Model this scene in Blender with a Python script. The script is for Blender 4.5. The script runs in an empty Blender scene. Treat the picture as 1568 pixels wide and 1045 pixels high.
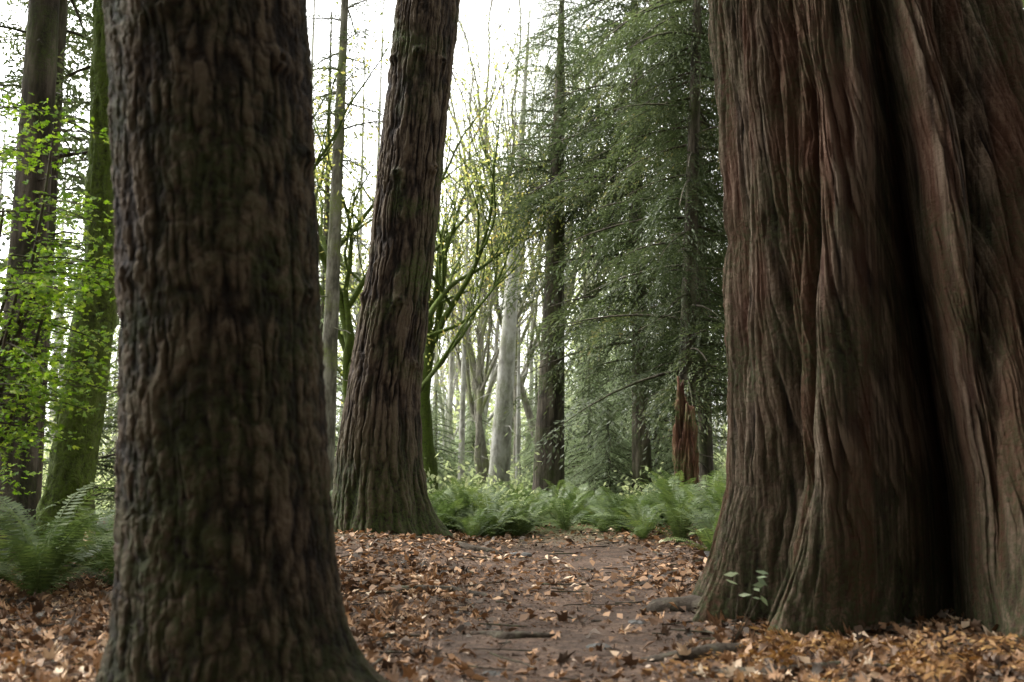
import bpy, math, numpy as np
rng = np.random.default_rng(11)
R = math.radians
scene = bpy.context.scene

# ------------------------------------------------------------------ noise
_T = np.random.default_rng(3).random((64, 64, 64)).astype(np.float32)
def vnoise(x, y, z):
    x, y, z = np.broadcast_arrays(np.asarray(x, float), np.asarray(y, float), np.asarray(z, float))
    xi = np.floor(x).astype(int); yi = np.floor(y).astype(int); zi = np.floor(z).astype(int)
    fx = x - xi; fy = y - yi; fz = z - zi
    fx = fx*fx*(3-2*fx); fy = fy*fy*(3-2*fy); fz = fz*fz*(3-2*fz)
    x0 = xi & 63; x1 = (xi+1) & 63; y0 = yi & 63; y1 = (yi+1) & 63; z0 = zi & 63; z1 = (zi+1) & 63
    a = _T[x0, y0, z0]*(1-fx)+_T[x1, y0, z0]*fx
    b = _T[x0, y1, z0]*(1-fx)+_T[x1, y1, z0]*fx
    c = _T[x0, y0, z1]*(1-fx)+_T[x1, y0, z1]*fx
    d = _T[x0, y1, z1]*(1-fx)+_T[x1, y1, z1]*fx
    return (a*(1-fy)+b*fy)*(1-fz)+(c*(1-fy)+d*fy)*fz
def fbm(x, y, z, o=4):
    s = 0; a = .5; t = 0
    for i in range(o):
        s = s + a*vnoise(x+i*17.3, y+i*9.1, z+i*5.7); t += a
        x = x*2.03; y = y*2.03; z = z*2.03; a *= .5
    return s/t
def sstep(a, b, x):
    t = np.clip((x-a)/(b-a), 0, 1); return t*t*(3-2*t)

# ------------------------------------------------------------------ mesh helpers
class MB:
    def __init__(s): s.V = []; s.L = []; s.S = []; s.A = []; s.n = 0; s.nl = 0
    def add(s, V, F, a=None):
        V = np.asarray(V, float).reshape(-1, 3); F = np.asarray(F, int)
        s.V.append(V); s.L.append((F+s.n).ravel()); k = F.shape[1]
        s.S.append(s.nl+np.arange(F.shape[0])*k); s.nl += F.size; s.n += len(V)
        s.A.append(np.full(len(V), .5) if a is None else np.broadcast_to(np.asarray(a, float), (len(V),)))
    def quads(s, Q, a=None):      # Q (n,4,3)
        n = len(Q)
        if n == 0: return
        if a is None: a = rng.random(n)
        s.add(Q.reshape(-1, 3), np.arange(4*n).reshape(n, 4), np.repeat(a, 4))
    def obj(s, name, mat, parent=None, smooth=False):
        me = s.mesh(name, mat, smooth); return mkobj(name, me, parent)
    def mesh(s, name, mat, smooth=False):
        V = np.concatenate(s.V); Lp = np.concatenate(s.L); S = np.concatenate(s.S); A = np.concatenate(s.A)
        me = bpy.data.meshes.new(name)
        me.vertices.add(len(V)); me.vertices.foreach_set("co", V.astype(np.float32).ravel())
        me.loops.add(len(Lp)); me.loops.foreach_set("vertex_index", Lp.astype(np.int32))
        me.polygons.add(len(S)); me.polygons.foreach_set("loop_start", S.astype(np.int32))
        at = me.attributes.new("rnd", 'FLOAT', 'POINT'); at.data.foreach_set("value", A.astype(np.float32))
        me.update(calc_edges=True)
        if smooth: me.polygons.foreach_set("use_smooth", np.ones(len(S), bool))
        me.materials.append(mat); return me
def mkobj(name, me, parent=None, loc=None, rz=0, sc=1):
    o = bpy.data.objects.new(name, me); scene.collection.objects.link(o)
    if parent is not None: o.parent = parent
    if loc is not None: o.location = loc
    if rz: o.rotation_euler[2] = rz
    if sc != 1: o.scale = (sc, sc, sc)
    return o
def empty(name): 
    return mkobj(name, None)
def grid_faces(nr, nc, wrap=True):
    i = np.arange(nr-1)[:, None]; j = np.arange(nc if wrap else nc-1)[None, :]; k = (j+1) % nc
    return np.stack([i*nc+j, i*nc+k, (i+1)*nc+k, (i+1)*nc+j], -1).reshape(-1, 4)
def tube(mb, P, rad, n=6, a=.5, lump=0.):
    P = np.asarray(P, float); rad = np.asarray(rad, float)
    T = np.gradient(P, axis=0); T /= np.linalg.norm(T, axis=1)[:, None]+1e-9
    ref = np.where(np.abs(T[:, 2:3]) > .9, np.array([[1., 0, 0]]), np.array([[0, 0, 1.]]))
    if np.abs(T[:, 2]).max() > .9: ref = np.tile([[1., .05, 0]], (len(P), 1))
    U = np.cross(ref, T); U /= np.linalg.norm(U, axis=1)[:, None]+1e-9; W = np.cross(T, U)
    th = np.linspace(0, 2*np.pi, n, endpoint=False)
    rr = rad[:, None]*np.ones((1, n))
    if lump: rr = rr*(1+lump*(vnoise(P[:, 0:1]*4+np.cos(th)*1.5, P[:, 1:2]*4+np.sin(th)*1.5, P[:, 2:3]*5)-.5))
    V = P[:, None]+rr[..., None]*(np.cos(th)[None, :, None]*U[:, None]+np.sin(th)[None, :, None]*W[:, None])
    mb.add(V, grid_faces(len(P), n), a)

# ------------------------------------------------------------------ materials
def new_mat(name):
    m = bpy.data.materials.new(name); m.use_nodes = True; m.node_tree.nodes.clear(); return m, m.node_tree
def N(nt, t, **k):
    n = nt.nodes.new(t)
    for a, b in k.items(): setattr(n, a, b)
    return n
def ramp(nt, src, stops):
    r = N(nt, 'ShaderNodeValToRGB'); e = r.color_ramp.elements
    while len(e) < len(stops): e.new(.5)
    for q, (p, c) in zip(e, stops): q.position = p; q.color = (*c, 1) if len(c) == 3 else c
    nt.links.new(src, r.inputs[0]); return r.outputs[0]
def noise_node(nt, vec, scale, detail=6, rough=.6, dist=0):
    n = N(nt, 'ShaderNodeTexNoise'); n.inputs['Scale'].default_value = scale; n.inputs['Detail'].default_value = detail
    n.inputs['Roughness'].default_value = rough; n.inputs['Distortion'].default_value = dist
    nt.links.new(vec, n.inputs['Vector']); return n.outputs['Fac']
def mixc(nt, f, a, b):
    m = N(nt, 'ShaderNodeMix', data_type='RGBA'); 
    if isinstance(f, float): m.inputs[0].default_value = f
    else: nt.links.new(f, m.inputs[0])
    for s, i in ((a, 6), (b, 7)):
        if isinstance(s, tuple): m.inputs[i].default_value = (*s, 1)
        else: nt.links.new(s, m.inputs[i])
    return m.outputs[2]
def math2(nt, op, a, b):
    n = N(nt, 'ShaderNodeMath', operation=op)
    for i, s in enumerate((a, b)):
        if isinstance(s, (int, float)): n.inputs[i].default_value = s
        else: nt.links.new(s, n.inputs[i])
    return n.outputs[0]
def bark(name, cols, moss=(.05, .07, .015), moss_lo=.55, moss_hi=.75, stretch=.15, scale=9, bump=.02, rough=.9, red=None, low_moss=0, rel=.35, detail=5, mamt=1.):
    """cols: furrow / mid / weathered ridge. 'rnd' carries how far out the bark plate stands (0..1)."""
    m, nt = new_mat(name); L = nt.links.new
    tc = N(nt, 'ShaderNodeTexCoord').outputs['Object']
    mp = N(nt, 'ShaderNodeMapping'); mp.inputs['Scale'].default_value = (1, 1, stretch); L(tc, mp.inputs[0]); v = mp.outputs[0]
    n1 = noise_node(nt, v, scale, detail, .7)
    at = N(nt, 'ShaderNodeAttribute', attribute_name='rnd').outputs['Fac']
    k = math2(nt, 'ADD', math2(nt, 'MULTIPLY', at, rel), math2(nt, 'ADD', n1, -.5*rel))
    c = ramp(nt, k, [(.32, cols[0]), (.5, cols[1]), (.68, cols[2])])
    n2 = noise_node(nt, tc, 1.3, 2, .6)
    if red:
        n4 = noise_node(nt, v, scale*.16, 2, .5)
        f = ramp(nt, n4, [(.46, (0, 0, 0)), (.62, (.65, .65, .65))]); c = mixc(nt, f, c, red)
    f = ramp(nt, n2, [(moss_lo, (0, 0, 0)), (moss_hi, (mamt, mamt, mamt))])
    n3 = noise_node(nt, tc, 25, 3, .7)
    f2 = ramp(nt, n3, [(.36, (0, 0, 0)), (.6, (1, 1, 1))])
    fac = math2(nt, 'MULTIPLY', f, f2)
    if low_moss:
        sp = N(nt, 'ShaderNodeSeparateXYZ'); L(tc, sp.inputs[0])
        mr = N(nt, 'ShaderNodeMapRange'); mr.inputs[1].default_value = 0; mr.inputs[2].default_value = low_moss; mr.inputs[3].default_value = 1; mr.inputs[4].default_value = 0
        L(sp.outputs[2], mr.inputs[0])
        fac = math2(nt, 'MAXIMUM', math2(nt, 'MULTIPLY', mr.outputs[0], f2), fac)
    c = mixc(nt, fac, c, moss)
    b = N(nt, 'ShaderNodeBsdfPrincipled'); L(c, b.inputs['Base Color']); b.inputs['Roughness'].default_value = rough
    b.inputs['Specular IOR Level'].default_value = .2
    bp = N(nt, 'ShaderNodeBump'); bp.inputs['Distance'].default_value = bump; bp.inputs['Strength'].default_value = .9
    L(math2(nt, 'ADD', n1, n3), bp.inputs['Height']); L(bp.outputs[0], b.inputs['Normal'])
    o = N(nt, 'ShaderNodeOutputMaterial'); L(b.outputs[0], o.inputs[0]); return m
def leaf(name, stops, trans=.45, gloss=.06, tint=1.3, rough=.5):
    m, nt = new_mat(name); L = nt.links.new
    a = N(nt, 'ShaderNodeAttribute', attribute_name='rnd').outputs['Fac']
    c = ramp(nt, a, stops)
    d = N(nt, 'ShaderNodeBsdfDiffuse'); L(c, d.inputs[0])
    h2 = N(nt, 'ShaderNodeHueSaturation'); h2.inputs['Value'].default_value = tint; h2.inputs['Saturation'].default_value = 1.1; L(c, h2.inputs['Color'])
    t = N(nt, 'ShaderNodeBsdfTranslucent'); L(h2.outputs[0], t.inputs[0])
    m1 = N(nt, 'ShaderNodeMixShader'); m1.inputs[0].default_value = trans; L(d.outputs[0], m1.inputs[1]); L(t.outputs[0], m1.inputs[2])
    out = m1.outputs[0]
    if gloss:
        g = N(nt, 'ShaderNodeBsdfGlossy'); g.inputs['Roughness'].default_value = rough; g.inputs[0].default_value = (.8, .82, .75, 1)
        m2 = N(nt, 'ShaderNodeMixShader'); m2.inputs[0].default_value = gloss; L(m1.outputs[0], m2.inputs[1]); L(g.outputs[0], m2.inputs[2]); out = m2.outputs[0]
    o = N(nt, 'ShaderNodeOutputMaterial'); L(out, o.inputs[0]); return m

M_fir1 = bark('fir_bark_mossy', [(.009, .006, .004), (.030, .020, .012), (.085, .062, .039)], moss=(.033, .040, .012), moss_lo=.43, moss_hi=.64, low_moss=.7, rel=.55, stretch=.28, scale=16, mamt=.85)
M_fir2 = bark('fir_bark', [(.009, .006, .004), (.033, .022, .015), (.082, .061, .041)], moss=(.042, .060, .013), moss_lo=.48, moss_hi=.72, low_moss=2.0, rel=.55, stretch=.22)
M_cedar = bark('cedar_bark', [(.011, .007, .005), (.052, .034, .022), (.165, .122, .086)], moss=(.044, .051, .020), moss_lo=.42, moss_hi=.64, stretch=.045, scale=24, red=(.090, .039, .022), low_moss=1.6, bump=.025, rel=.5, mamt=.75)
M_dark = bark('dark_conifer_bark', [(.022, .018, .012), (.052, .042, .030), (.11, .092, .07)], moss_lo=.45, detail=3)
M_pale = bark('pale_hazed_alder_bark', [(.16, .15, .13), (.28, .27, .24), (.38, .37, .34)], moss=(.15, .17, .08), moss_lo=.5, stretch=.5, scale=5, detail=3)  # alder's own pale grey, lightened further as painted distance haze
M_mossy = bark('mossy_bark', [(.03, .034, .014), (.06, .075, .020), (.10, .12, .035)], moss=(.085, .125, .016), moss_lo=.30, moss_hi=.48, stretch=.6, scale=14, detail=4, bump=.04)
M_limb = bark('grey_maple_bark', [(.06, .055, .04), (.12, .11, .085), (.19, .18, .14)], moss=(.12, .14, .04), moss_lo=.45, moss_hi=.6, stretch=.4, detail=3)
M_twig = bark('twig_bark', [(.035, .027, .018), (.065, .05, .036), (.10, .09, .06)], moss_lo=.5, stretch=.5, detail=2)
M_rot = bark('rotten_wood', [(.025, .013, .009), (.09, .040, .023), (.16, .09, .052)], moss=(.055, .075, .022), moss_lo=.40, moss_hi=.60, stretch=.08, scale=12)
M_stone = bark('stone', [(.05, .047, .043), (.09, .085, .075), (.15, .14, .13)], moss_lo=.55, stretch=1, scale=6, rough=.7)
M_con = leaf('conifer_foliage', [(0, (.025, .034, .015)), (.5, (.052, .067, .028)), (.85, (.09, .108, .044)), (1, (.17, .14, .055))], .4, .03)
M_conlt = leaf('young_conifer_foliage', [(0, (.12, .155, .085)), (.5, (.19, .235, .125)), (1, (.30, .34, .19))], .4, .04)
M_yel = leaf('yellowing_foliage', [(0, (.18, .21, .07)), (.5, (.28, .31, .10)), (.85, (.40, .38, .13)), (1, (.45, .34, .12))], .5, 0)
M_pleaf = leaf('hazed_foliage', [(0, (.20, .24, .12)), (.5, (.32, .36, .18)), (1, (.46, .46, .26))], .5, 0)  # leaf colours paled to paint in the mist of the distance
M_vine = leaf('vine_maple_leaf', [(0, (.10, .18, .02)), (.6, (.20, .32, .04)), (1, (.34, .42, .07))], .5, .04)
M_fern = leaf('fern_frond', [(0, (.038, .06, .018)), (.5, (.08, .118, .034)), (.9, (.15, .19, .056)), (1, (.24, .18, .065))], .35, .05)
M_lit = leaf('fallen_leaf', [(0, (.040, .025, .017)), (.3, (.118, .062, .034)), (.55, (.24, .125, .060)), (.8, (.42, .245, .13)), (1, (.65, .51, .36))], .1, .04)
M_bit = leaf('leaf_fragment', [(0, (.045, .029, .021)), (.4, (.13, .078, .052)), (.8, (.28, .17, .11)), (1, (.5, .38, .28))], .1, .02)
M_dead = leaf('dead_cedar_frond', [(0, (.11, .05, .018)), (.5, (.24, .12, .045)), (1, (.40, .24, .09))], .2, .02)

# ------------------------------------------------------------------ terrain
def pathx(y): return .15+.075*(y-5.5)+.25*np.sin(y*.22)*0.3
def H(x, y):
    x = np.asarray(x, float); y = np.asarray(y, float)
    pm = sstep(.6, 1.8, np.abs(x-pathx(y)))
    z = .16*(fbm(x*.35+3, y*.35+7, 0*x, 3)-.5)*(.3+.7*pm)+.03*(fbm(x*2.2, y*2.2, 0*x+4, 3)-.5)
    z = z+.20*np.exp(-((x+2.0)/1.5)**2-((y-13.2)/2.6)**2)+.28*np.exp(-((x-3.2)/1.4)**2-((y-14.5)/3.5)**2)
    z = z+.05*sstep(.8, 2.2, np.abs(x-pathx(y)))
    z = z+.9*sstep(30, 90, y)*(fbm(x*.04, y*.04, 0*x+2, 3)-.2)
    return z
ng = 460
s = np.linspace(-1, 1, ng); gx = 1.8*np.sinh(5.8*s); gy = 8+1.8*np.sinh(5.8*s)
X, Y = np.meshgrid(gx, gy); Z = H(X, Y)
gmask = sstep(13, 22, Y+3*(fbm(X*.3, Y*.3, X*0, 3)-.5)+.8*np.abs(X-pathx(Y)))
m, nt = new_mat('forest_floor'); L = nt.links.new
tc = N(nt, 'ShaderNodeTexCoord').outputs['Object']
nA = noise_node(nt, tc, 14, 5, .75); nB = noise_node(nt, tc, 60, 3, .7); nD = noise_node(nt, tc, 1.6, 3, .6)
soil = ramp(nt, nA, [(.32, (.04, .027, .019)), (.48, (.11, .070, .048)), (.6, (.20, .13, .088)), (.72, (.33, .235, .17))])
soil = mixc(nt, ramp(nt, nB, [(.45, (0, 0, 0)), (.62, (.6, .6, .6))]), soil, (.27, .185, .13))
soil = mixc(nt, ramp(nt, nD, [(.42, (.6, .6, .6)), (.58, (0, 0, 0))]), soil, (.065, .045, .033))
grass = ramp(nt, nA, [(.3, (.05, .07, .025)), (.5, (.12, .15, .05)), (.7, (.22, .25, .09))])
c = mixc(nt, N(nt, 'ShaderNodeAttribute', attribute_name='rnd').outputs['Fac'], soil, grass)
b = N(nt, 'ShaderNodeBsdfPrincipled'); L(c, b.inputs['Base Color']); b.inputs['Roughness'].default_value = .9; b.inputs['Specular IOR Level'].default_value = .2
bp = N(nt, 'ShaderNodeBump'); bp.inputs['Distance'].default_value = .04
L(math2(nt, 'ADD', nA, nB), bp.inputs['Height']); L(bp.outputs[0], b.inputs['Normal'])
L(b.outputs[0], N(nt, 'ShaderNodeOutputMaterial').inputs[0])
mb = MB(); mb.add(np.stack([X, Y, Z], -1), grid_faces(ng, ng, False), gmask.ravel()); mb.obj('ground', m, smooth=True)

# ------------------------------------------------------------------ trunks
def trunk_surface(mb, spine, nth, zs, plate_w=.11, plate_h=.24, depth=.02, roots=(), knots=(), seed=0, flk=1., wig=.035, crk=.28, sharp=.55, wts=(.45, .22, .33)):
    sp = np.array(spine, float)            # z,x,y,r
    cx = np.interp(zs, sp[:, 0], sp[:, 1]); cy = np.interp(zs, sp[:, 0], sp[:, 2]); rr = np.interp(zs, sp[:, 0], sp[:, 3])
    th = np.linspace(0, 2*np.pi, nth, endpoint=False)
    TH, ZZ = np.meshgrid(th, zs); RR = rr[:, None]*np.ones_like(TH)
    cX, cZ = np.cos(TH), ZZ; sX = np.sin(TH); at = None
    RR = RR*(1+.08*(fbm(cX*1.2+seed, sX*1.2, ZZ*.5, 3)-.5))
    for (ang, amp, hgt, w) in roots:
        d = (TH-ang+np.pi) % (2*np.pi)-np.pi
        RR = RR+amp*np.exp(-(d/w)**2)*np.exp(-np.maximum(ZZ, -.2)/hgt)
    for (ang, kz, amp, w) in knots:
        d = ((TH-ang+np.pi) % (2*np.pi)-np.pi)*rr[:, None]
        q = (d/w)**2+((ZZ-kz)/(w*.8))**2
        RR = RR+amp*np.exp(-q)-amp*.9*np.exp(-q*7)
    if depth:
        rm = rr.mean(); px, py = cX*rm, sX*rm; F = 1/plate_w; Fz = .35/plate_h
        wa = wig*2*(fbm(px*6+seed, py*6, ZZ*5, 3)-.5); wb = wig*2*(fbm(px*6+seed+30, py*6, ZZ*5, 3)-.5)
        qx, qy = px+wa, py+wb
        n1 = vnoise(qx*F+seed*3.3, qy*F, ZZ*Fz); n2 = vnoise(qx*F*2.1+9, qy*F*2.1+seed, ZZ*Fz*2.4); n3 = vnoise(qx*F*.55+19, qy*F*.55+seed, ZZ*Fz*.5)
        f1 = sstep(0, sharp, np.abs(2*n1-1)); f2 = sstep(0, .6, np.abs(2*n2-1)); f3 = sstep(0, .35, np.abs(2*n3-1))
        cr = sstep(0, .22, np.abs(2*vnoise(qx*F*.7+5, qy*F*.7, ZZ*.9/plate_h+wa*25)-1))     # cross cracks
        fine = fbm(px*30, py*30, ZZ*20, 4)-.5
        flake = fbm(px*70, py*70, ZZ*50, 3)-.5
        rel = wts[0]*f1+wts[1]*f2+wts[2]*f3
        rel = rel*((1-crk)+crk*cr)
        RR = RR+depth*(rel*1.6-.8)+depth*.45*flk*fine+depth*.45*flk*flake
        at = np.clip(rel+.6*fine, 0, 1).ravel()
    Xv = cx[:, None]+RR*np.cos(TH); Yv = cy[:, None]+RR*np.sin(TH)
    mb.add(np.stack([Xv, Yv, ZZ], -1), grid_faces(len(zs), nth), at)
def zrange(*segs):
    out = []
    for a, b, st in segs: out.append(np.arange(a, b, st))
    return np.concatenate(out)
pi = math.pi
# foreground fir
fir = empty('douglas_fir_tree'); mb = MB()
kn = [(-pi/2+.95, 2.95, .05, .06), (-pi/2-.2, 3.15, .05, .10), (-pi/2+1.2, 1.9, .04, .05), (-pi/2-.75, 1.95, .03, .06), (-pi/2+1.3, 2.55, .05, .05)]
trunk_surface(mb, [(-.3, -1.255, 4.6, .505), (.37, -1.255, 4.6, .48), (1, -1.295, 4.6, .46), (1.75, -1.345, 4.6, .45), (3.4, -1.475, 4.6, .468), (8, -1.9, 4.7, .40), (20, -2.6, 4.9, .15)],
    640, zrange((-.3, 3.9, .0075), (3.9, 20, .08)), .052, .095, .0145, roots=[(-.1, .62, .17, .5), (-2.6, .14, .3, .5), (1.8, .2, .3, .5), (-1.3, .05, .3, .4)], knots=kn, seed=5, flk=2.0, crk=.34, sharp=.5, wig=.024, wts=(.42, .38, .20))
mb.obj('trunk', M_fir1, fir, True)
# tree 2
fir2 = empty('douglas_fir_tree'); mb = MB()
kn = [(-pi/2+a, z, .08, .08) for a, z in ((-.9, 7.2), (0, 7.25), (.8, 7.15), (-.3, 5.4), (.9, 5.5), (-1.1, 3.6), (.2, 3.5), (1.0, 2.6))]
trunk_surface(mb, [(-.3, -1.85, 14.5, .76), (0, -1.87, 14.5, .72), (.5, -1.9, 14.5, .66), (1.28, -1.918, 14.5, .60), (2.23, -1.88, 14.5, .525), (4.18, -1.64, 14.5, .475), (6.19, -1.47, 14.5, .47), (8.27, -1.295, 14.5, .47), (22, -.3, 14.5, .15)],
    440, zrange((-.3, 9, .018), (9, 22, .15)), .075, .28, .036, roots=[(-.2, .75, .3, .3), (-2.9, .15, .4, .4), (-1.6, .12, .35, .3), (1.5, .3, .4, .4), (-.9, .2, .4, .25)], knots=kn, seed=9, flk=.8, sharp=.45, crk=.18, wig=.025, wts=(.5, .30, .20))
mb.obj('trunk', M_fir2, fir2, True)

# giant cedar
cedar = empty('western_red_cedar_tree'); mb = MB()
ph = np.concatenate([np.linspace(-120, 55, 1200), np.linspace(55, 240, 170)[1:-1]])*pi/180
zs = zrange((-.3, 5.6, .02), (5.6, 20, .12))
PH, ZZ = np.meshgrid(ph, zs)
cx = np.interp(ZZ, [-.3, 0, 1, 2.8, 5.07, 20], [3.5, 3.5, 3.45, 3.25, 2.90, 1.6])
R0 = np.interp(ZZ, [-.3, 0, .3, 1, 2.8, 5.07, 20], [2.14, 2.03, 1.86, 1.64, 1.42, 1.15, .45])
deg = PH*180/pi+5*(fbm(ZZ*.5, ZZ*0, ZZ*0+3, 2)-.5)+3*(fbm(np.cos(PH)*3, np.sin(PH)*3, ZZ*1.2, 3)-.5)
zk = [0, 1.7, 2.8, 3.9, 5, 12]
def groove(r, cen, depth, wid, pw=1.3):
    c0 = np.interp(ZZ, zk, cen); dd = np.interp(ZZ, zk, depth); ww = np.interp(ZZ, zk, wid)
    d = np.abs((deg-c0+180) % 360-180)
    return r-dd*np.exp(-(d/ww)**pw)
def lobe(r, cen, h, wid):
    c0 = np.interp(ZZ, zk, cen); dd = np.interp(ZZ, zk, h); ww = np.interp(ZZ, zk, wid)
    d = np.abs((deg-c0+180) % 360-180)
    return r+dd*np.exp(-(d/ww)**2)
r = R0.copy()
r = groove(r, [-70, -62, -58, -55, -50, -45], [.34, .22, .18, .12, .12, .08], [5, 3.5, 3, 3, 3, 3])
r = groove(r, [-60, -51, -46, -42, -38, -38], [.32, .34, .38, .16, .04, 0], [3, 2.6, 2.6, 3, 4, 4])
r = groove(r, [-29, -24, -21, -16, -11, -5], [1.6, 1.5, 1.25, .7, .35, .1], [11.5, 9.0, 7.0, 5.2, 4.5, 5], 1.9)
r = groove(r, [-15, -6, 1, 6, 13, 20], [.20, .28, .36, .40, .36, .1], [4, 4, 4, 4.5, 5, 5])
r = groove(r, [-86, -80, -76, -72, -70, -60], [.18, .10, .07, .06, .06, 0], [3, 3, 3, 3, 3, 3])
r = groove(r, [-66, -58, -52, -48, -44, -40], [.10, .09, .12, .12, .12, .05], [2, 2, 2, 2.5, 2.5, 3])
r = groove(r, [-47, -39, -34, -30, -27, -20], [.05, .04, .06, .13, .18, .1], [3, 2.5, 2.5, 3, 4, 4])
r = groove(r, [-5, 3, 10, 16, 24, 30], [.1, .14, .14, .14, .14, .1], [3, 3, 3, 3, 3, 3])
for c0 in (30, 62, 95, 130, 165, 205):
    r = groove(r, [c0+6, c0+3, c0, c0, c0-3, c0], [.5, .3, .25, .2, .15, .1], [9, 7, 6, 6, 6, 6])
r = lobe(r, [-52, -44, -38, -34, -30, -30], [.22, .16, .10, .06, .02, 0], [7, 8, 8, 8, 8, 8])
r = lobe(r, [-6, -10, -10, -5, 0, 0], [.28, .14, .08, .04, .02, 0], [7, 7, 8, 8, 8, 8])
r = lobe(r, [-78, -72, -68, -64, -60, -60], [.18, .04, .02, .02, .02, 0], [5, 5, 6, 8, 8, 8])
r = r+.16*(fbm(np.cos(PH)*1.6+3, np.sin(PH)*1.6, ZZ*.3, 3)-.5)+.10*(fbm(np.cos(PH)*7+3, np.sin(PH)*7, ZZ*.45, 3)-.5)
# stringy bark : thin strips between sharp furrows, interlacing
arc = deg*pi/180*1.6
w = .14*(fbm(arc*2.2, ZZ*1.0, ZZ*0+9, 3)-.5)+.045*(fbm(arc*7, ZZ*2.2, ZZ*0+19, 3)-.5)+.018*(fbm(arc*24, ZZ*7, ZZ*0+29, 2)-.5)
def strip(fr, fz, o, wd=.45):
    n = vnoise((arc+w)*fr, ZZ*fz+o, ZZ*0+o*3.1); return sstep(0, wd, np.abs(2*n-1))
s1 = strip(10, .55, 2.2, .4); s2 = strip(21, 1.1, 1.3, .5); s3 = strip(42, 2.0, 7.7, .7); s4 = strip(88, 3.5, 4.2, .9)
braid = s1*.020+s2*.024+s3*.019+s4*.011+.012*(fbm(arc*45, ZZ*14, ZZ*0, 2)-.5)
r = r+braid*(1.1+.8*(fbm(arc*1.5, ZZ*.8, ZZ*0+30, 2)-.5))
Xv = cx+r*np.sin(PH); Yv = 7.95-.92*r*np.cos(PH)
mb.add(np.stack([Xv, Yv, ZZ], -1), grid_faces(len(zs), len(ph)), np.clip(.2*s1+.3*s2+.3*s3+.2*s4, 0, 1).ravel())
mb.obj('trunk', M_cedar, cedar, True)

# ------------------------------------------------------------------ foliage templates
def diamonds(P, D, Nn, ln, wd):
    """leaf quads at P along D, normal Nn"""
    D = D/(np.linalg.norm(D, axis=1)[:, None]+1e-9); S = np.cross(Nn, D); S /= np.linalg.norm(S, axis=1)[:, None]+1e-9
    ln = np.broadcast_to(ln, (len(P),))[:, None]; wd = np.broadcast_to(wd, (len(P),))[:, None]
    return np.stack([P, P+D*ln*.45+S*wd, P+D*ln, P+D*ln*.45-S*wd], 1)
def spray(L=2., gap=.09, leafg=.05, ll=.12, lw=.018, droop=.25, sub=.3, rs=None, hang0=.15):
    r = rs or rng
    Q = []
    n = int(L/gap)
    s = np.linspace(.08*L, L, n)
    bend = r.normal(0, .12)
    for i, t in enumerate(s):
        for sd in (-1, 1):
            tl = sub*L*(1-t/L)**.7*r.uniform(.55, 1.15)+.06
            m = max(2, int(tl/leafg)); q = np.linspace(0, tl, m)
            an = sd*R(r.uniform(45, 70)); hang = r.uniform(hang0, hang0+.6)
            base = np.array([t, bend*t*t/L, -droop*t*t/L])
            dr = np.array([math.cos(an), math.sin(an), 0])
            P = base+q[:, None]*dr+np.stack([0*q, 0*q, -hang*q*q/max(tl, .1)], 1)
            lf = r.choice([-1, 1], m)*R(38)
            ca, sa = np.cos(an+lf), np.sin(an+lf)
            D = np.stack([ca, sa, -hang*q/max(tl, .1)+r.normal(0, .25, m)], 1)
            Nn = np.stack([r.normal(0, .35, m), r.normal(0, .35, m), np.ones(m)], 1)
            Q.append(diamonds(P, D, Nn, ll*r.uniform(.6, 1.2, m), lw))
    return np.concatenate(Q)
trs = np.random.default_rng(5)
T_mid = [spray(1, .044, .026, .068, .0085, .3, .36, trs) for _ in range(4)]
T_hang = [spray(1, .036, .0155, .046, .0058, .45, .40, trs, .6) for _ in range(5)]
T_coarse = [spray(1, .09, .07, .16, .032, .3, .38, trs) for _ in range(4)]
def put(Q, sc, az, pitch, loc, roll=0):
    c, s_ = math.cos(roll), math.sin(roll)
    Q = Q @ np.array([[1, 0, 0], [0, c, s_], [0, -s_, c]])
    c, s_ = math.cos(pitch), math.sin(pitch)
    Q = Q @ np.array([[c, 0, s_], [0, 1, 0], [-s_, 0, c]])
    c, s_ = math.cos(az), math.sin(az)
    Q = Q @ np.array([[c, s_, 0], [-s_, c, 0], [0, 0, 1]])
    return Q*sc+np.asarray(loc)
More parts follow.
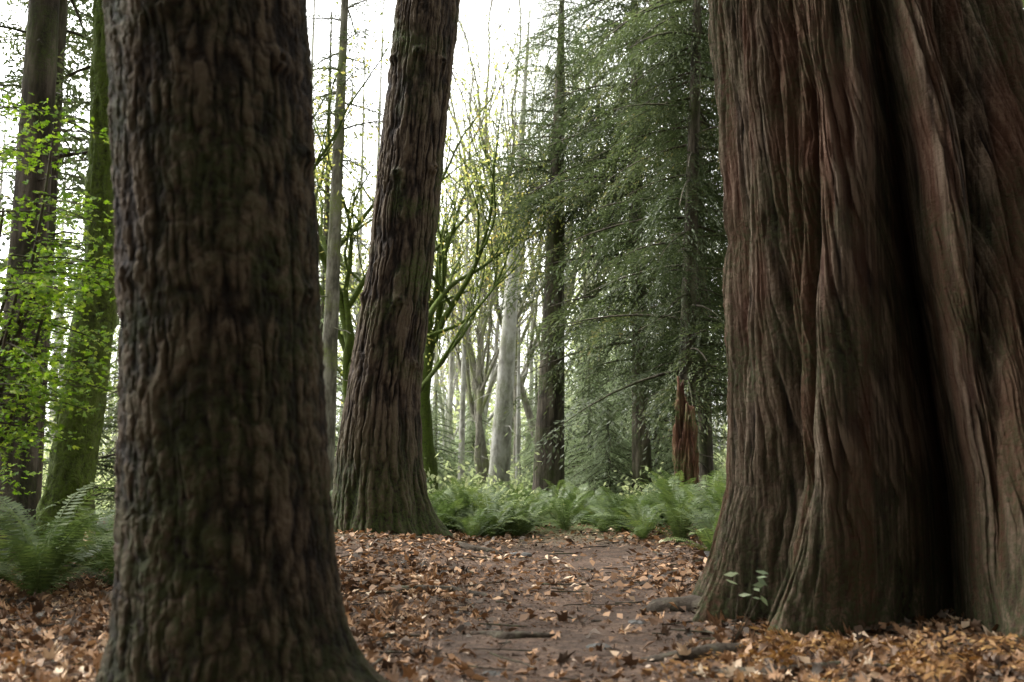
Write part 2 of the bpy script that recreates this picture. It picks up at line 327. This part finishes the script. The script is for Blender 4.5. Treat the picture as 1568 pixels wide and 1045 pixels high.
def conifer(name, x, y, h, r0, z0, blen, nb, T, mat=None, tm=None, lean=(0, 0), shape='cone', dead=10, skip=None, pitch=(-.5, .1), nth=40, depth=.012):
    mat = mat or M_con; tm = tm or M_dark
    e = empty(name); mb = MB(); g = float(H(x, y))
    top = (x+lean[0], y+lean[1])
    f = lambda z: (x+lean[0]*z/h, y+lean[1]*z/h)
    zs = np.arange(-.3, h, .12 if depth else .5)
    trunk_surface(mb, [(-.3, x, y, r0*1.3), (.0, x, y, r0*1.25), (.7, *f(.7), r0), (h, *top, .02)], nth, zs, .09, .25, depth, roots=[(rng.uniform(0, 6), r0*.5, .3, .4), (rng.uniform(0, 6), r0*.5, .3, .4)] if depth else (), seed=int(rng.integers(1, 99)))
    for i in range(dead):
        z = rng.uniform(min(1.5, z0*.5), max(z0, 2)+1.5); a = rng.uniform(0, 2*pi); l = rng.uniform(.3, 1.3); p = f(z)
        q = np.linspace(0, 1, 5)[:, None]
        P = np.array([p[0], p[1], z])+q*l*np.array([math.cos(a), math.sin(a), 0])+np.concatenate([0*q, 0*q, -.25*q*q*l], 1)+rng.normal(0, .02, (5, 3))
        tube(mb, P, np.linspace(.018, .005, 5), 4)
    fb = MB()
    for i in range(nb):
        t = (i+rng.random())/nb; z = z0+(h-z0)*t; a = i*2.4+rng.normal(0, .4)
        if skip and skip(z, a): continue
        if shape == 'cone': l = blen*(1-t)**.75*rng.uniform(.6, 1.1)+.25
        else: l = blen*min(1, (1-t)*3)*rng.uniform(.5, 1.1)+.3
        p = f(z); pt = rng.uniform(*pitch)+.35*t
        Q = put(T[i % len(T)], l, a, -pt, (p[0], p[1], z), rng.normal(0, .25))
        fb.quads(Q, np.clip(rng.random(len(Q))*.5+rng.uniform(0, .5), 0, 1))
        q = np.linspace(0, .9, 6)
        ax = np.stack([q, 0*q, -.3*q*q], 1); ax = put(ax, l, a, -pt, (p[0], p[1], z))
        tube(mb, ax, np.linspace(.03, .006, 6)*(l/2)**.5, 4)
    mb.obj('trunk_and_limbs', tm, e, True); fb.obj('foliage', mat, e)
    return e
# right-hand conifers (screen of hanging cedar foliage)
conifer('cedar_tree', 3.55, 21, 18, .21, 2.6, 2.7, 120, T_hang, shape='col', pitch=(-.3, .15), lean=(.9, 0), dead=30)
conifer('cedar_tree', 4.45, 23, 18, .17, 3.0, 2.6, 95, T_hang, shape='col', pitch=(-.3, .15), dead=24)
conifer('cedar_tree', 3.3, 25.5, 19, .25, 3.8, 3.4, 120, T_hang, shape='col', pitch=(-.3, .15))
conifer('cedar_tree', 4.9, 29, 20, .22, 3.0, 3.2, 90, T_mid, shape='col', pitch=(-.5, .1))
conifer('hemlock_tree', 6.3, 26, 21, .25, 1.5, 3.0, 80, T_mid, shape='col')
conifer('hemlock_tree', 8.5, 19, 18, .2, 1.5, 2.8, 80, T_coarse, shape='col')
conifer('hemlock_tree', 4.2, 39, 15, .2, 1.5, 3.0, 80, T_mid, shape='cone')
# dark trunk in the gap with pale one next to it
conifer('spruce_tree', 1.0, 28, 17, .44, 8.0, 3.0, 100, T_hang, shape='cone', lean=(.55, 0), dead=36)
conifer('alder_tree', -.48, 33, 17, .36, 14.5, .9, 6, T_mid, mat=M_yel, tm=M_pale, lean=(1.1, 0), dead=34, depth=.006)
for (x, y, r0, ln) in ((-1.9, 37, .12, .3), (-1.2, 42, .12, -.2), (-.5, 45, .13, .4), (.2, 40, .09, .2), (-2.8, 44, .13, .3), (1.9, 46, .14, -.3), (.9, 50, .14, .2), (-3.9, 50, .14, .2), (2.7, 55, .14, 0), (-5.2, 36, .12, .3), (-.1, 54, .15, .2), (-1.6, 58, .16, -.2), (3.9, 48, .15, -.2), (-6.6, 42, .15, .1), (-7.5, 35, .13, .2)):
    conifer('alder_tree', x, y, 14+abs(x), r0, 9, 1.2, 6, T_mid, mat=M_yel, tm=M_pale, lean=(ln, 0), dead=16, depth=.004, nth=14)
# young hemlocks
for (x, y, h, bl) in ((2.4, 31, 6.4, 2.4), (4.2, 29, 7.2, 2.6), (5.6, 33, 8, 2.8), (3.0, 36, 7, 2.6), (1.7, 38, 5.5, 2.2), (4.6, 25.5, 3.6, 1.7), (2.5, 26, 2.8, 1.4), (3.7, 33, 7.5, 2.6), (1.1, 44, 6, 2.6), (-1.6, 41, 4.5, 2.2), (-2.9, 38, 4.5, 2.2)):
    conifer('young_hemlock_tree', x, y, h, .06, .25, bl, 90, T_mid, mat=M_conlt, dead=0, depth=0, nth=8, pitch=(-.2, .2))
# left conifers
conifer('fir_tree', -5.55, 11.2, 18, .24, 9, 2.5, 40, T_coarse, shape='col', dead=8)
conifer('fir_tree', -6.2, 13, 16, .11, 5.2, 1.6, 50, T_mid, shape='col', dead=14)
conifer('fir_tree', -7.9, 18.5, 18, .2, 5.5, 2.0, 60, T_mid, shape='col', tm=M_limb, dead=20)
conifer('fir_tree', -7.2, 21, 18, .13, 6.5, 1.6, 50, T_mid, shape='col', tm=M_dark, dead=20)
conifer('hemlock_tree', -11, 23, 18, .2, 2, 2.8, 70, T_coarse, shape='cone')
conifer('hemlock_tree', -9.5, 29, 16, .2, 1.5, 2.8, 70, T_mid, shape='cone')
conifer('hemlock_tree', -6.3, 33, 17, .2, 5.5, 2.6, 70, T_mid, shape='cone')
conifer('hemlock_tree', -5.2, 27, 7, .08, .5, 2.2, 80, T_mid, mat=M_conlt, dead=0, depth=0, nth=8)
conifer('hemlock_tree', -7.8, 26, 6, .08, .5, 2.2, 80, T_mid, mat=M_conlt, dead=0, depth=0, nth=8)
conifer('hemlock_tree', -7.6, 20, 4.5, .07, .4, 2.0, 80, T_mid, dead=0, depth=0, nth=8)
conifer('hemlock_tree', -3.6, 31, 6, .08, .5, 2.2, 80, T_mid, mat=M_conlt, dead=0, depth=0, nth=8)
conifer('fir_tree', -3.75, 20, 16, .19, 8, 1.6, 40, T_mid, tm=M_limb, shape='cone', lean=(.3, 0))

# ------------------------------------------------------------------ broadleaf trees
def broad(name, x, y, h, r0, mat_b, mat_l, lean=(0, 0), nleaf=14, lsize=.09, levels=4, seed=0, first=.35, spread=.55):
    r = np.random.default_rng(seed); e = empty(name); mb = MB(); tips = []
    def grow(p, d, rad, ln, lv):
        n = 7; pts = [p]; dd = d.copy()
        for i in range(n):
            dd = dd+r.normal(0, .10, 3)+np.array([0, 0, .05]); dd /= np.linalg.norm(dd); pts.append(pts[-1]+dd*ln/n)
        pts = np.array(pts); rd = np.linspace(rad, rad*.6, n+1); tube(mb, pts, rd, 10 if lv == 0 else 6 if lv < 3 else 4, lump=.3 if lv < 2 else 0)
        if lv >= levels-2: tips.append(pts[3:])
        if lv < levels:
            k = r.integers(2, 4) if lv else 4
            for j in range(k):
                idx = r.integers(int(n*(first if lv == 0 else .4)), n+1)
                a = r.normal(0, spread, 3); a[2] = abs(a[2])*.3
                nd = dd+a; nd /= np.linalg.norm(nd)
                grow(pts[idx], nd, rd[idx]*r.uniform(.5, .7), ln*r.uniform(.5, .8), lv+1)
            grow(pts[-1], dd, rd[-1]*.95, ln*.6, lv+1)
    d = np.array([lean[0], lean[1], 1.]); d /= np.linalg.norm(d)
    grow(np.array([x, y, float(H(x, y))-.1]), d, r0, h*.42, 0)
    T = np.concatenate(tips)
    n = len(T)*nleaf//4
    C = T[r.integers(0, len(T), n)]+r.normal(0, .22, (n, 3))
    D = r.normal(0, 1, (n, 3)); D[:, 2] -= .3; Nn = r.normal(0, .6, (n, 3)); Nn[:, 2] += .8
    fb = MB(); fb.quads(diamonds(C, D, Nn, lsize*2*r.uniform(.6, 1.3, n), lsize*.5), r.random(n))
    mb.obj('trunk_and_branches', mat_b, e, True); fb.obj('leaves', mat_l, e); return e
k = 0
for (x, y, h, r0, lean, nl, mt) in ((-3.35, 22, 11, .20, (-.1, 0), 8, M_mossy), (-3.9, 25, 12, .16, (.15, 0), 8, M_mossy), (-2.45, 29, 11, .27, (.0, 0), 4, M_mossy), (-1.0, 36, 13, .15, (-.22, 0), 4, M_limb), (-.7, 38, 14, .18, (-.3, 0), 4, M_limb),
        (-1.9, 43, 17, .16, (.1, 0), 5, M_pale), (-.2, 47, 26, .18, (-.05, 0), 6, M_limb), (3.3, 45, 16, .2, (-.15, 0), 7, M_limb), (-3.4, 47, 15, .16, (.12, 0), 5, M_pale), (2.0, 52, 26, .2, (.1, 0), 7, M_limb), (-5, 40, 14, .2, (.1, 0), 8, M_limb), (-10, 36, 14, .2, (.1, 0), 8, M_mossy), (6.5, 44, 15, .2, (-.1, 0), 8, M_mossy),
        (.3, 42, 25, .17, (.02, 0), 7, M_limb), (-1.2, 50, 29, .2, (.03, 0), 8, M_limb), (-2.4, 55, 18, .14, (.0, 0), 4, M_pale), (.6, 46, 27, .18, (.03, 0), 8, M_limb), (1.4, 41, 24, .18, (-.04, 0), 8, M_limb), (-1.6, 45, 27, .19, (.05, 0), 8, M_limb)):
    k += 1
    broad('bigleaf_maple_tree', x, y, h, r0, mt, M_yel, lean, nl, .06, 4, seed=100+k)
# mossy leaning trunk, left
e = empty('mossy_maple_tree'); mb = MB()
trunk_surface(mb, [(-.3, -5.5, 12, .38), (.3, -5.42, 12, .31), (.9, -5.27, 12, .27), (3.6, -5.02, 12, .22), (7, -5.1, 12, .19), (14, -5.6, 12, .1)], 90, np.arange(-.3, 14, .04), .09, .16, .03, seed=33, roots=[(-2, .15, .3, .4), (-.5, .15, .3, .4)], flk=1.6)
mb.obj('trunk', M_mossy, e, True)

# ------------------------------------------------------------------ vine maple with bright leaves (left)
LOB = []
for i, (a, rr) in enumerate([(0, 1.), (14, .55), (38, .9), (52, .5), (78, .72), (100, .42), (140, .45), (180, .12), (-140, .45), (-100, .42), (-78, .72), (-52, .5), (-38, .9), (-14, .55)]):
    LOB.append((rr*math.cos(R(a)), rr*math.sin(R(a))))
LOB = np.array(LOB)
def lobed(mb, P, D, Nn, size, curl, a):
    D = D/np.linalg.norm(D, axis=1)[:, None]; S = np.cross(Nn, D); S /= np.linalg.norm(S, axis=1)[:, None]+1e-9; U = np.cross(D, S)
    n = len(P); k = len(LOB); size = np.broadcast_to(size, (n,)); curl = np.broadcast_to(curl, (n,))
    o = LOB[None, :, :]*size[:, None, None]*rng.uniform(.75, 1.15, (n, k, 1))
    o[..., 1] *= rng.uniform(.55, 1, (n, 1))
    rr = (LOB**2).sum(1)[None]*size[:, None]*curl[:, None]+size[:, None]*rng.normal(0, .12, (n, k))
    R_ = P[:, None]+o[..., 0:1]*D[:, None]+o[..., 1:2]*S[:, None]+rr[..., None]*U[:, None]
    V = np.concatenate([P[:, None], R_], 1)
    i = np.arange(k); F = np.stack([0*i, 1+i, 1+(i+1) % k], 1)
    F = (F[None]+(np.arange(n)*(k+1))[:, None, None]).reshape(-1, 3)
    mb.add(V.reshape(-1, 3), F, np.repeat(a, k+1))
def vine(x, y, h, seed, boughs):
    r = np.random.default_rng(seed); e = empty('vine_maple_shrub'); mb = MB(); lf = MB()
    for (dx, dy, z0, L_, az) in boughs:
        q = np.linspace(0, 1, 10)[:, None]
        P0 = np.array([x, y, 0.]); P1 = np.array([x+dx, y+dy, z0])
        stem = P0+(P1-P0)*q+np.concatenate([.3*np.sin(q*2)*r.normal(0, .5), 0*q, .0*q], 1)
        tube(mb, stem, np.linspace(.022, .012, 10), 5)
        for j in range(8):
            a = az+r.normal(0, .7); l = L_*r.uniform(.5, 1.); b0 = stem[r.integers(6, 10)]+r.normal(0, .05, 3)
            tw = b0+q*l*np.array([math.cos(a), math.sin(a), r.normal(.05, .12)])+np.concatenate([0*q, 0*q, -.15*l*q*q], 1)
            tube(mb, tw, np.linspace(.008, .003, 10), 4)
            n = int(60*l/.8)
            C = tw[r.integers(2, 10, n)]+r.normal(0, 1, (n, 3))*[.11, .11, .045]
            D = r.normal(0, 1, (n, 3)); D[:, 2] = -.25; Nn = np.stack([r.normal(0, .5, n), r.normal(-.4, .5, n), np.ones(n)], 1)
            lobed(lf, C, D, Nn, r.uniform(.03, .055, n), r.uniform(-.3, .1, n), r.random(n))
    mb.obj('stems', M_twig, e, True); lf.obj('leaves', M_vine, e)
vine(-4.6, 8.0, 3, 3, [(.5, 0, 3.8, .8, .3), (.2, .2, 3.3, .9, .5), (.45, .1, 2.85, 1.0, .0), (.6, -.2, 2.5, 1.0, -.2), (.5, .1, 2.3, .9, .4), (.2, -.2, 1.8, .8, 0), (.3, .2, 2.6, .9, .2), (.0, .2, 4.2, .8, .2), (.3, .1, 1.5, .7, 0), (.55, .1, 2.65, .8, 3.1), (.3, .0, 3.4, .7, 3.), (.6, .0, 2.75, .8, .1), (.7, .0, 2.6, .7, 3.)])

# ------------------------------------------------------------------ ferns
def frond(L, r, npn=30):
    t = np.linspace(.06, 1, npn); up = r.uniform(.75, 1.2)
    x = L*(t*.85); z = L*(up*t-.95*t*t*up*.75)
    ax = np.stack([x, 0*x, z], 1); T = np.gradient(ax, axis=0)
    pl = L*.14*np.sin(np.clip(t*.93+.1, 0, 1)*pi)**.6
    Q = []
    for sd in (-1, 1):
        D = np.stack([.3+0*t, sd*np.ones(npn), -.12+r.normal(0, .08, npn)], 1)
        Nn = np.stack([-T[:, 2], 0*t, T[:, 0]], 1)/np.linalg.norm(T, axis=1)[:, None]
        Q.append(diamonds(ax, D, Nn, pl*r.uniform(.85, 1.1, npn), L*.0115))
    w = L*.005
    st = np.stack([ax[:-1]-[0, w, 0], ax[:-1]+[0, w, 0], ax[1:]+[0, w, 0], ax[1:]-[0, w, 0]], 1)
    Q.append(st); return np.concatenate(Q)
fern_me = []
for i in range(5):
    r = np.random.default_rng(40+i); mb = MB(); nf = 20
    for j in range(nf):
        Q = put(frond(r.uniform(.6, 1.), r), 1, j*2*pi/nf+r.normal(0, .2), r.uniform(-.15, .75), (0, 0, 0), r.normal(0, .15)); mb.quads(Q, np.clip(r.random(len(Q))*.4+r.uniform(0, .55), 0, 1))
    fern_me.append(mb.mesh('sword_fern', M_fern))
fr = np.random.default_rng(77)
def fern(x, y, s): mkobj('sword_fern', fern_me[fr.integers(5)], None, (x, y, float(H(x, y))-.02), fr.uniform(0, 6), s)
for i in range(170):
    y = 16.3+18*fr.random()**1.4; x = fr.uniform(-.16*y, .2*y)
    if abs(x-pathx(y)) < .55 and y < 17.3: continue
    if abs(x+1.9) < .7 and y < 16: continue
    fern(x, y, fr.uniform(.8, 1.3))
for (x, y, s_) in ((2.6, 12.6, 1.0), (2.3, 14.0, 1.0), (3.1, 14.0, 1.2), (2.0, 15.5, .95), (3.6, 15.4, 1.3), (-.6, 15.6, .85), (-.2, 16.8, 1.0), (-1.0, 17.0, 1.1), (.2, 17.4, .9), (2.7, 16.6, 1.2), (2.5, 15.7, 1.2), (3.0, 15.2, 1.3), (2.1, 16.6, 1.0), (1.9, 14.6, .8), (2.9, 13.1, 1.1), (2.35, 11.8, .9), (3.0, 12.2, 1.1), (2.2, 13.2, .9), (2.55, 11.0, .8),
        (-4.0, 8.6, 1.2), (-4.7, 8.2, 1.2), (-3.7, 9.6, 1.1), (-4.9, 9.6, 1.3), (-5.6, 10.2, 1.3), (-4.4, 10.8, 1.3), (-3.6, 11.5, .9), (-6.3, 11.6, 1.2), (-5.0, 12.8, 1.2), (-6.5, 14, 1.3), (-4.2, 16, 1.1), (-5.5, 17, 1.3), (-7, 19, 1.3), (-3.6, 19, 1.1), (-4.6, 7.5, 1.0), (-4.2, 9.2, 1.4)):
    fern(x, y, s_)

# undergrowth (mixed low bushes)
r = np.random.default_rng(8); mb = MB()
for i in range(520):
    y = r.uniform(19, 75); x = r.uniform(-.6*y, .6*y)
    if abs(x-pathx(y)) < 1.0 and y < 26: continue
    hh = r.uniform(.3, 1.1)*(1.5 if abs(x) > .2*y else 1)*(1.9 if y > 42 else 1); n = 150
    g = float(H(x, y)); q = r.normal(0, 1, (n, 3)); q /= np.linalg.norm(q, axis=1)[:, None]; q *= r.random((n, 1))**.4
    C = q*[hh*1.0, hh*1.0, hh*.8]*(1+.4*r.normal(0, 1, (n, 1)))+[x, y, g+hh*.5]
    C[:, 2] = np.maximum(C[:, 2], g); sc = 1.6 if y > 42 else 1
    mb.quads(diamonds(C, r.normal(0, 1, (n, 3)), r.normal(0, .5, (n, 3))+[0, 0, 1], sc*r.uniform(.08, .2, n), sc*r.uniform(.02, .05)), np.clip(r.random(n)*.6+r.uniform(0, .4), 0, 1))
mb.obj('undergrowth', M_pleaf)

# distant woodland
r = np.random.default_rng(21); mb = MB(); tb = MB()
for i in range(210):
    y = r.uniform(52, 120); x = r.uniform(-.95*y, .95*y); u = x/y
    cen = math.exp(-((u-.0)/.10)**2)
    h = r.uniform(13, 24)*(1-.50*cen)
    g = float(H(x, y)); q = np.linspace(0, 1, 6)[:, None]
    tube(tb, np.array([x, y, g])+q*[r.normal(0, .8), 0, h*.95], np.linspace(.22, .04, 6), 6)
    nc = 28; 
    for j in range(nc):
        z = g+h*r.uniform(0, 1); rad = h*.2*(1.1-(z-g)/h)+.4; a = r.uniform(0, 6.3)
        c = np.array([x+rad*math.cos(a)*r.random()**.5, y+rad*math.sin(a)*r.random()**.5, z]); n = 26
        C = c+r.normal(0, 1, (n, 3))*[.7, .7, .4]
        mb.quads(diamonds(C, r.normal(0, 1, (n, 3)), r.normal(0, .6, (n, 3))+[0, 0, .8], r.uniform(.2, .42, n), r.uniform(.05, .10)), np.clip(r.random(n)*.5+r.uniform(0, .5), 0, 1))
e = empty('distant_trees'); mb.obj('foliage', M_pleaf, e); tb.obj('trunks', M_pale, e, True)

# unseen canopy overhead and woods behind the viewpoint, added to block light
r = np.random.default_rng(31); mb = MB()
for i in range(1300):
    x = r.uniform(-16, 16); y = r.uniform(-16, 11); z = r.uniform(12, 19)
    if z < .56*y+3.5: continue
    if y > 3 and r.random() < .45: continue
    n = 30; C = np.array([x, y, z])+r.normal(0, 1, (n, 3))*[.8, .8, .25]
    mb.quads(diamonds(C, r.normal(0, 1, (n, 3)), r.normal(0, .4, (n, 3))+[0, 0, 1], r.uniform(.25, .5, n), r.uniform(.08, .13)))
mb.obj('canopy_light_blocker', M_con)  # out-of-view leaf mass, added to darken the foreground
bt = None  # out-of-view hemlocks, added to cut light from behind the camera
for (x, y) in ((-7, -5), (-2.5, -8), (3, -7), (8, -4), (-10, 2), (11, 3), (0, -13), (-6, -12), (7, -12), (-13, -6), (14, -3), (10, 10), (-11, 12), (-4.5, -6), (.5, -5.5), (5.5, -5), (-9, -8), (10, -8)):
    if bt is None:
        bt = conifer('hemlock_tree', 0, 0, 18, .3, 1.5, 3.2, 80, T_coarse, shape='col'); bt.location = (x, y, 0)
    else:
        e = empty('hemlock_tree'); e.location = (x, y, 0); e.rotation_euler[2] = x*1.7+y
        for ch in bt.children: mkobj(ch.name, ch.data, e)

# ------------------------------------------------------------------ litter
r = np.random.default_rng(51)
def scatter(n, ymin, ymax, ux, pw, keep_path, size, mat, name, flat=.35, lob=True):
    y = ymin+(ymax-ymin)*r.random(n)**pw; x = (r.random(n)*2-1)*(ux*y+.6)
    dp = np.abs(x-pathx(y)); keep = (r.random(n) < keep_path+(1-keep_path)*sstep(.5, 1.15, dp+.5*(fbm(x*1.2, y*1.2, 0*x+8, 3)-.5)*2))
    keep &= r.random(n) < .25+.75*sstep(.4, .55, fbm(x*.9+40, y*.9, 0*x+2, 3)+.25*sstep(.5, 1.4, dp))
    x = x[keep]; y = y[keep]; n = len(x)
    sz = size*r.uniform(.4, 1.3, n)**1.2; z = H(x, y)+sz*r.uniform(.05, .5, n)
    P = np.stack([x, y, z], 1); a = r.uniform(0, 2*pi, n); D = np.stack([np.cos(a), np.sin(a), r.normal(0, flat*.6, n)], 1)
    Nn = np.stack([r.normal(0, flat, n), r.normal(0, flat, n), np.ones(n)], 1)
    tone = .55*(fbm(x*1.5, y*1.5, 0*x+60, 3)-.5)
    mb = MB(); cv = np.clip(r.beta(1.3, 1.7, n)+tone, 0, 1)
    if lob: lobed(mb, P, D, Nn, sz, r.normal(.2, .5, n), cv)
    else:
        Q = diamonds(P, D, Nn, sz*2, sz*r.uniform(.3, .8, n)); Q[:, 1::2, 2] += (sz*r.uniform(0, .5, n))[:, None]; mb.quads(Q, cv)
    mb.obj(name, mat)
scatter(16000, 3.6, 11, .62, 1.1, .14, .068, M_lit, 'fallen_leaves', .65)
scatter(12000, 3.6, 11, .62, 1.1, .26, .040, M_lit, 'fallen_leaves', .6, lob=False)
scatter(32000, 9, 21, .52, 1.0, .26, .052, M_lit, 'fallen_leaves', .5, lob=False)
scatter(75000, 3.6, 20, .55, 1.2, .9, .017, M_bit, 'leaf_fragments', .4, lob=False)
# dead cedar fronds by the cedar
mb = MB()
for i in range(110):
    x = r.uniform(1.2, 5.); y = r.uniform(4.4, 6.3)
    if r.random() < .25: x = r.uniform(-3.5, 5)
    mb.quads(put(T_coarse[i % 4], r.uniform(.22, .42), r.uniform(0, 6.3), r.uniform(-.3, .5), (x, y, float(H(x, y))+.04), r.normal(0, .5)))
mb.obj('dead_cedar_fronds', M_dead)
mb = MB()
for i in range(620):
    y = r.uniform(4, 18); x = r.uniform(-.6, .6)*y; l = r.uniform(.08, .5); a = r.uniform(0, 6.3)
    q = np.linspace(-.5, .5, 5); P = np.stack([x+q*l*math.cos(a), y+q*l*math.sin(a), 0*q], 1)+r.normal(0, .01, (5, 3)); P[:, 2] = H(P[:, 0], P[:, 1])+.03
    tube(mb, P, np.full(5, r.uniform(.003, .009)), 5)
mb.obj('fallen_twigs', M_twig, smooth=True)
# exposed roots
for (pts, rad) in (([(-1.2, 9.4), (-.9, 9.2), (-.5, 9.25), (-.2, 9.0)], .06), ([(2.0, 8.3), (1.6, 8.0), (1.3, 8.2), (1.0, 8.1)], .11), ([(-.9, 13.4), (-.5, 12.8), (-.1, 12.7)], .07), ([(1.6, 6.5), (1.1, 6.1), (.7, 6.0)], .06), ([(-.3, 7.0), (.0, 6.8), (.35, 6.9)], .035), ([(2.0, 5.9), (1.4, 5.5), (.9, 5.6)], .05)):
    q = np.array(pts); t = np.linspace(0, len(q)-1, 24); xx = np.interp(t, range(len(q)), q[:, 0])+.03*np.sin(t*5); yy = np.interp(t, range(len(q)), q[:, 1])
    zz = H(xx, yy)+rad*.35*np.sin(np.linspace(0, pi, 24))-rad*.3
    mb = MB(); tube(mb, np.stack([xx, yy, zz], 1), rad*np.sin(np.linspace(.25, pi-.25, 24))**.6, 12, lump=.5); mb.obj('exposed_root', M_twig, smooth=True)
for (x, y, s_) in ((.1, 12.6, .10), (1.9, 9.2, .12), (.55, 6.4, .06), (.9, 7.4, .05), (-.4, 8.1, .07), (1.5, 10.4, .08), (-.1, 5.6, .05), (2.3, 11.6, .12)):
    nn = 24; th = np.linspace(0, 2*pi, nn, endpoint=False); la = np.linspace(.02, pi*.6, 14); TH, LA = np.meshgrid(th, la)
    rr = s_*(1+1.0*(fbm(np.cos(TH)*1.6+x*7, np.sin(TH)*1.6+y*3, np.cos(LA)*1.5, 3)-.5))
    V = np.stack([x+rr*np.sin(LA)*np.cos(TH)*1.4, y+rr*np.sin(LA)*np.sin(TH), float(H(x, y))-.01+rr*np.cos(LA)*.55], -1)
    mb = MB(); mb.add(V, grid_faces(14, nn)); mb.obj('stone', M_stone, smooth=True)

# broken rotten stump
def stump(x, y, h, rad, seed):
    nn = 120; th = np.linspace(0, 2*pi, nn, endpoint=False); nz = 60
    top = h*(.35+.5*vnoise(np.cos(th)*1.2+seed, np.sin(th)*1.2, 0)+.45*(vnoise(np.cos(th)*5, np.sin(th)*5, seed)-.3)*.5)+.06*(vnoise(np.cos(th)*20, np.sin(th)*20, seed)-.5)
    t = np.linspace(0, 1, nz)[:, None]; Zs = t*top[None]
    rr = rad*(1.2-.2*np.clip(Zs/h, 0, 1))*(1+.6*(vnoise(np.cos(th)*4, np.sin(th)*4, Zs*2.5)-.5)+.4*(vnoise(np.cos(th)*12, np.sin(th)*12, Zs*7)-.5))
    g = float(H(x, y))-.1
    mb = MB(); V = np.stack([x+rr*np.cos(th), y+rr*np.sin(th), g+Zs], -1)
    V2 = np.stack([x+rr*.7*np.cos(th), y+rr*.7*np.sin(th), g+Zs], -1)[::-1]
    mb.add(np.concatenate([V, V2]), grid_faces(nz*2, nn)); mb.obj('broken_stump', M_rot, smooth=False)
stump(2.95, 17, 2.8, .16, 4)
# leafy sprig beside the cedar
e = empty('seedling_plant'); mb = MB(); lf = MB()
q = np.linspace(0, 1, 8)[:, None]; b0 = np.array([1.36, 6.4, float(H(1.36, 6.4))])
for j, (dx, dz) in enumerate(((.0, .46), (.12, .44), (.2, .46))):
    P = b0+q*[dx, -.05, dz]+np.concatenate([.05*np.sin(q*2), 0*q, 0*q], 1); tube(mb, P, np.linspace(.005, .002, 8), 5)
    n = 4; C = P[[5, 6, 7, 7]]; D = r.normal(0, 1, (n, 3)); D[:, 2] *= .3
    lf.quads(diamonds(C, D, r.normal(0, .3, (n, 3))+[0, -.6, 1], .085, .02))
mb.obj('stems', M_twig, e, True); lf.obj('leaves', M_conlt, e)

# ------------------------------------------------------------------ light, sky, camera
sd = np.array([-.62, .30, .78]); sd /= np.linalg.norm(sd)
w = bpy.data.worlds.new('World'); scene.world = w; w.use_nodes = True; nt = w.node_tree; nt.nodes.clear()
sk = N(nt, 'ShaderNodeTexSky', sky_type='NISHITA'); sk.sun_disc = False
sk.sun_elevation = math.asin(sd[2]); sk.sun_rotation = math.atan2(sd[0], sd[1]) % (2*pi); sk.dust_density = 5; sk.air_density = 1
hs = N(nt, 'ShaderNodeHueSaturation'); hs.inputs['Saturation'].default_value = .03; hs.inputs['Value'].default_value = 6.3
nt.links.new(sk.outputs[0], hs.inputs['Color'])
bg = N(nt, 'ShaderNodeBackground'); bg.inputs[1].default_value = .15; nt.links.new(hs.outputs[0], bg.inputs[0])
nt.links.new(bg.outputs[0], N(nt, 'ShaderNodeOutputWorld').inputs[0])
sl = bpy.data.lights.new('sun', 'SUN'); sl.energy = 1.5; sl.angle = R(14); sl.color = (1, .96, .90)
so = bpy.data.objects.new('sun', sl); scene.collection.objects.link(so)
from mathutils import Vector
so.rotation_euler = Vector(sd).to_track_quat('Z', 'Y').to_euler(); so.location = (-20, 10, 30)
cam = bpy.data.cameras.new('camera'); co = bpy.data.objects.new('camera', cam); scene.collection.objects.link(co)
cam.lens = 35; cam.sensor_width = 36; cam.clip_end = 2000; cam.clip_start = .05
co.location = (0, 0, 1.1); co.rotation_euler = (R(97.4), 0, 0)
cam.dof.use_dof = True; cam.dof.focus_distance = 13; cam.dof.aperture_fstop = 1.8
scene.camera = co
scene.view_settings.view_transform = 'Standard'; scene.view_settings.look = 'None'; scene.view_settings.exposure = 0
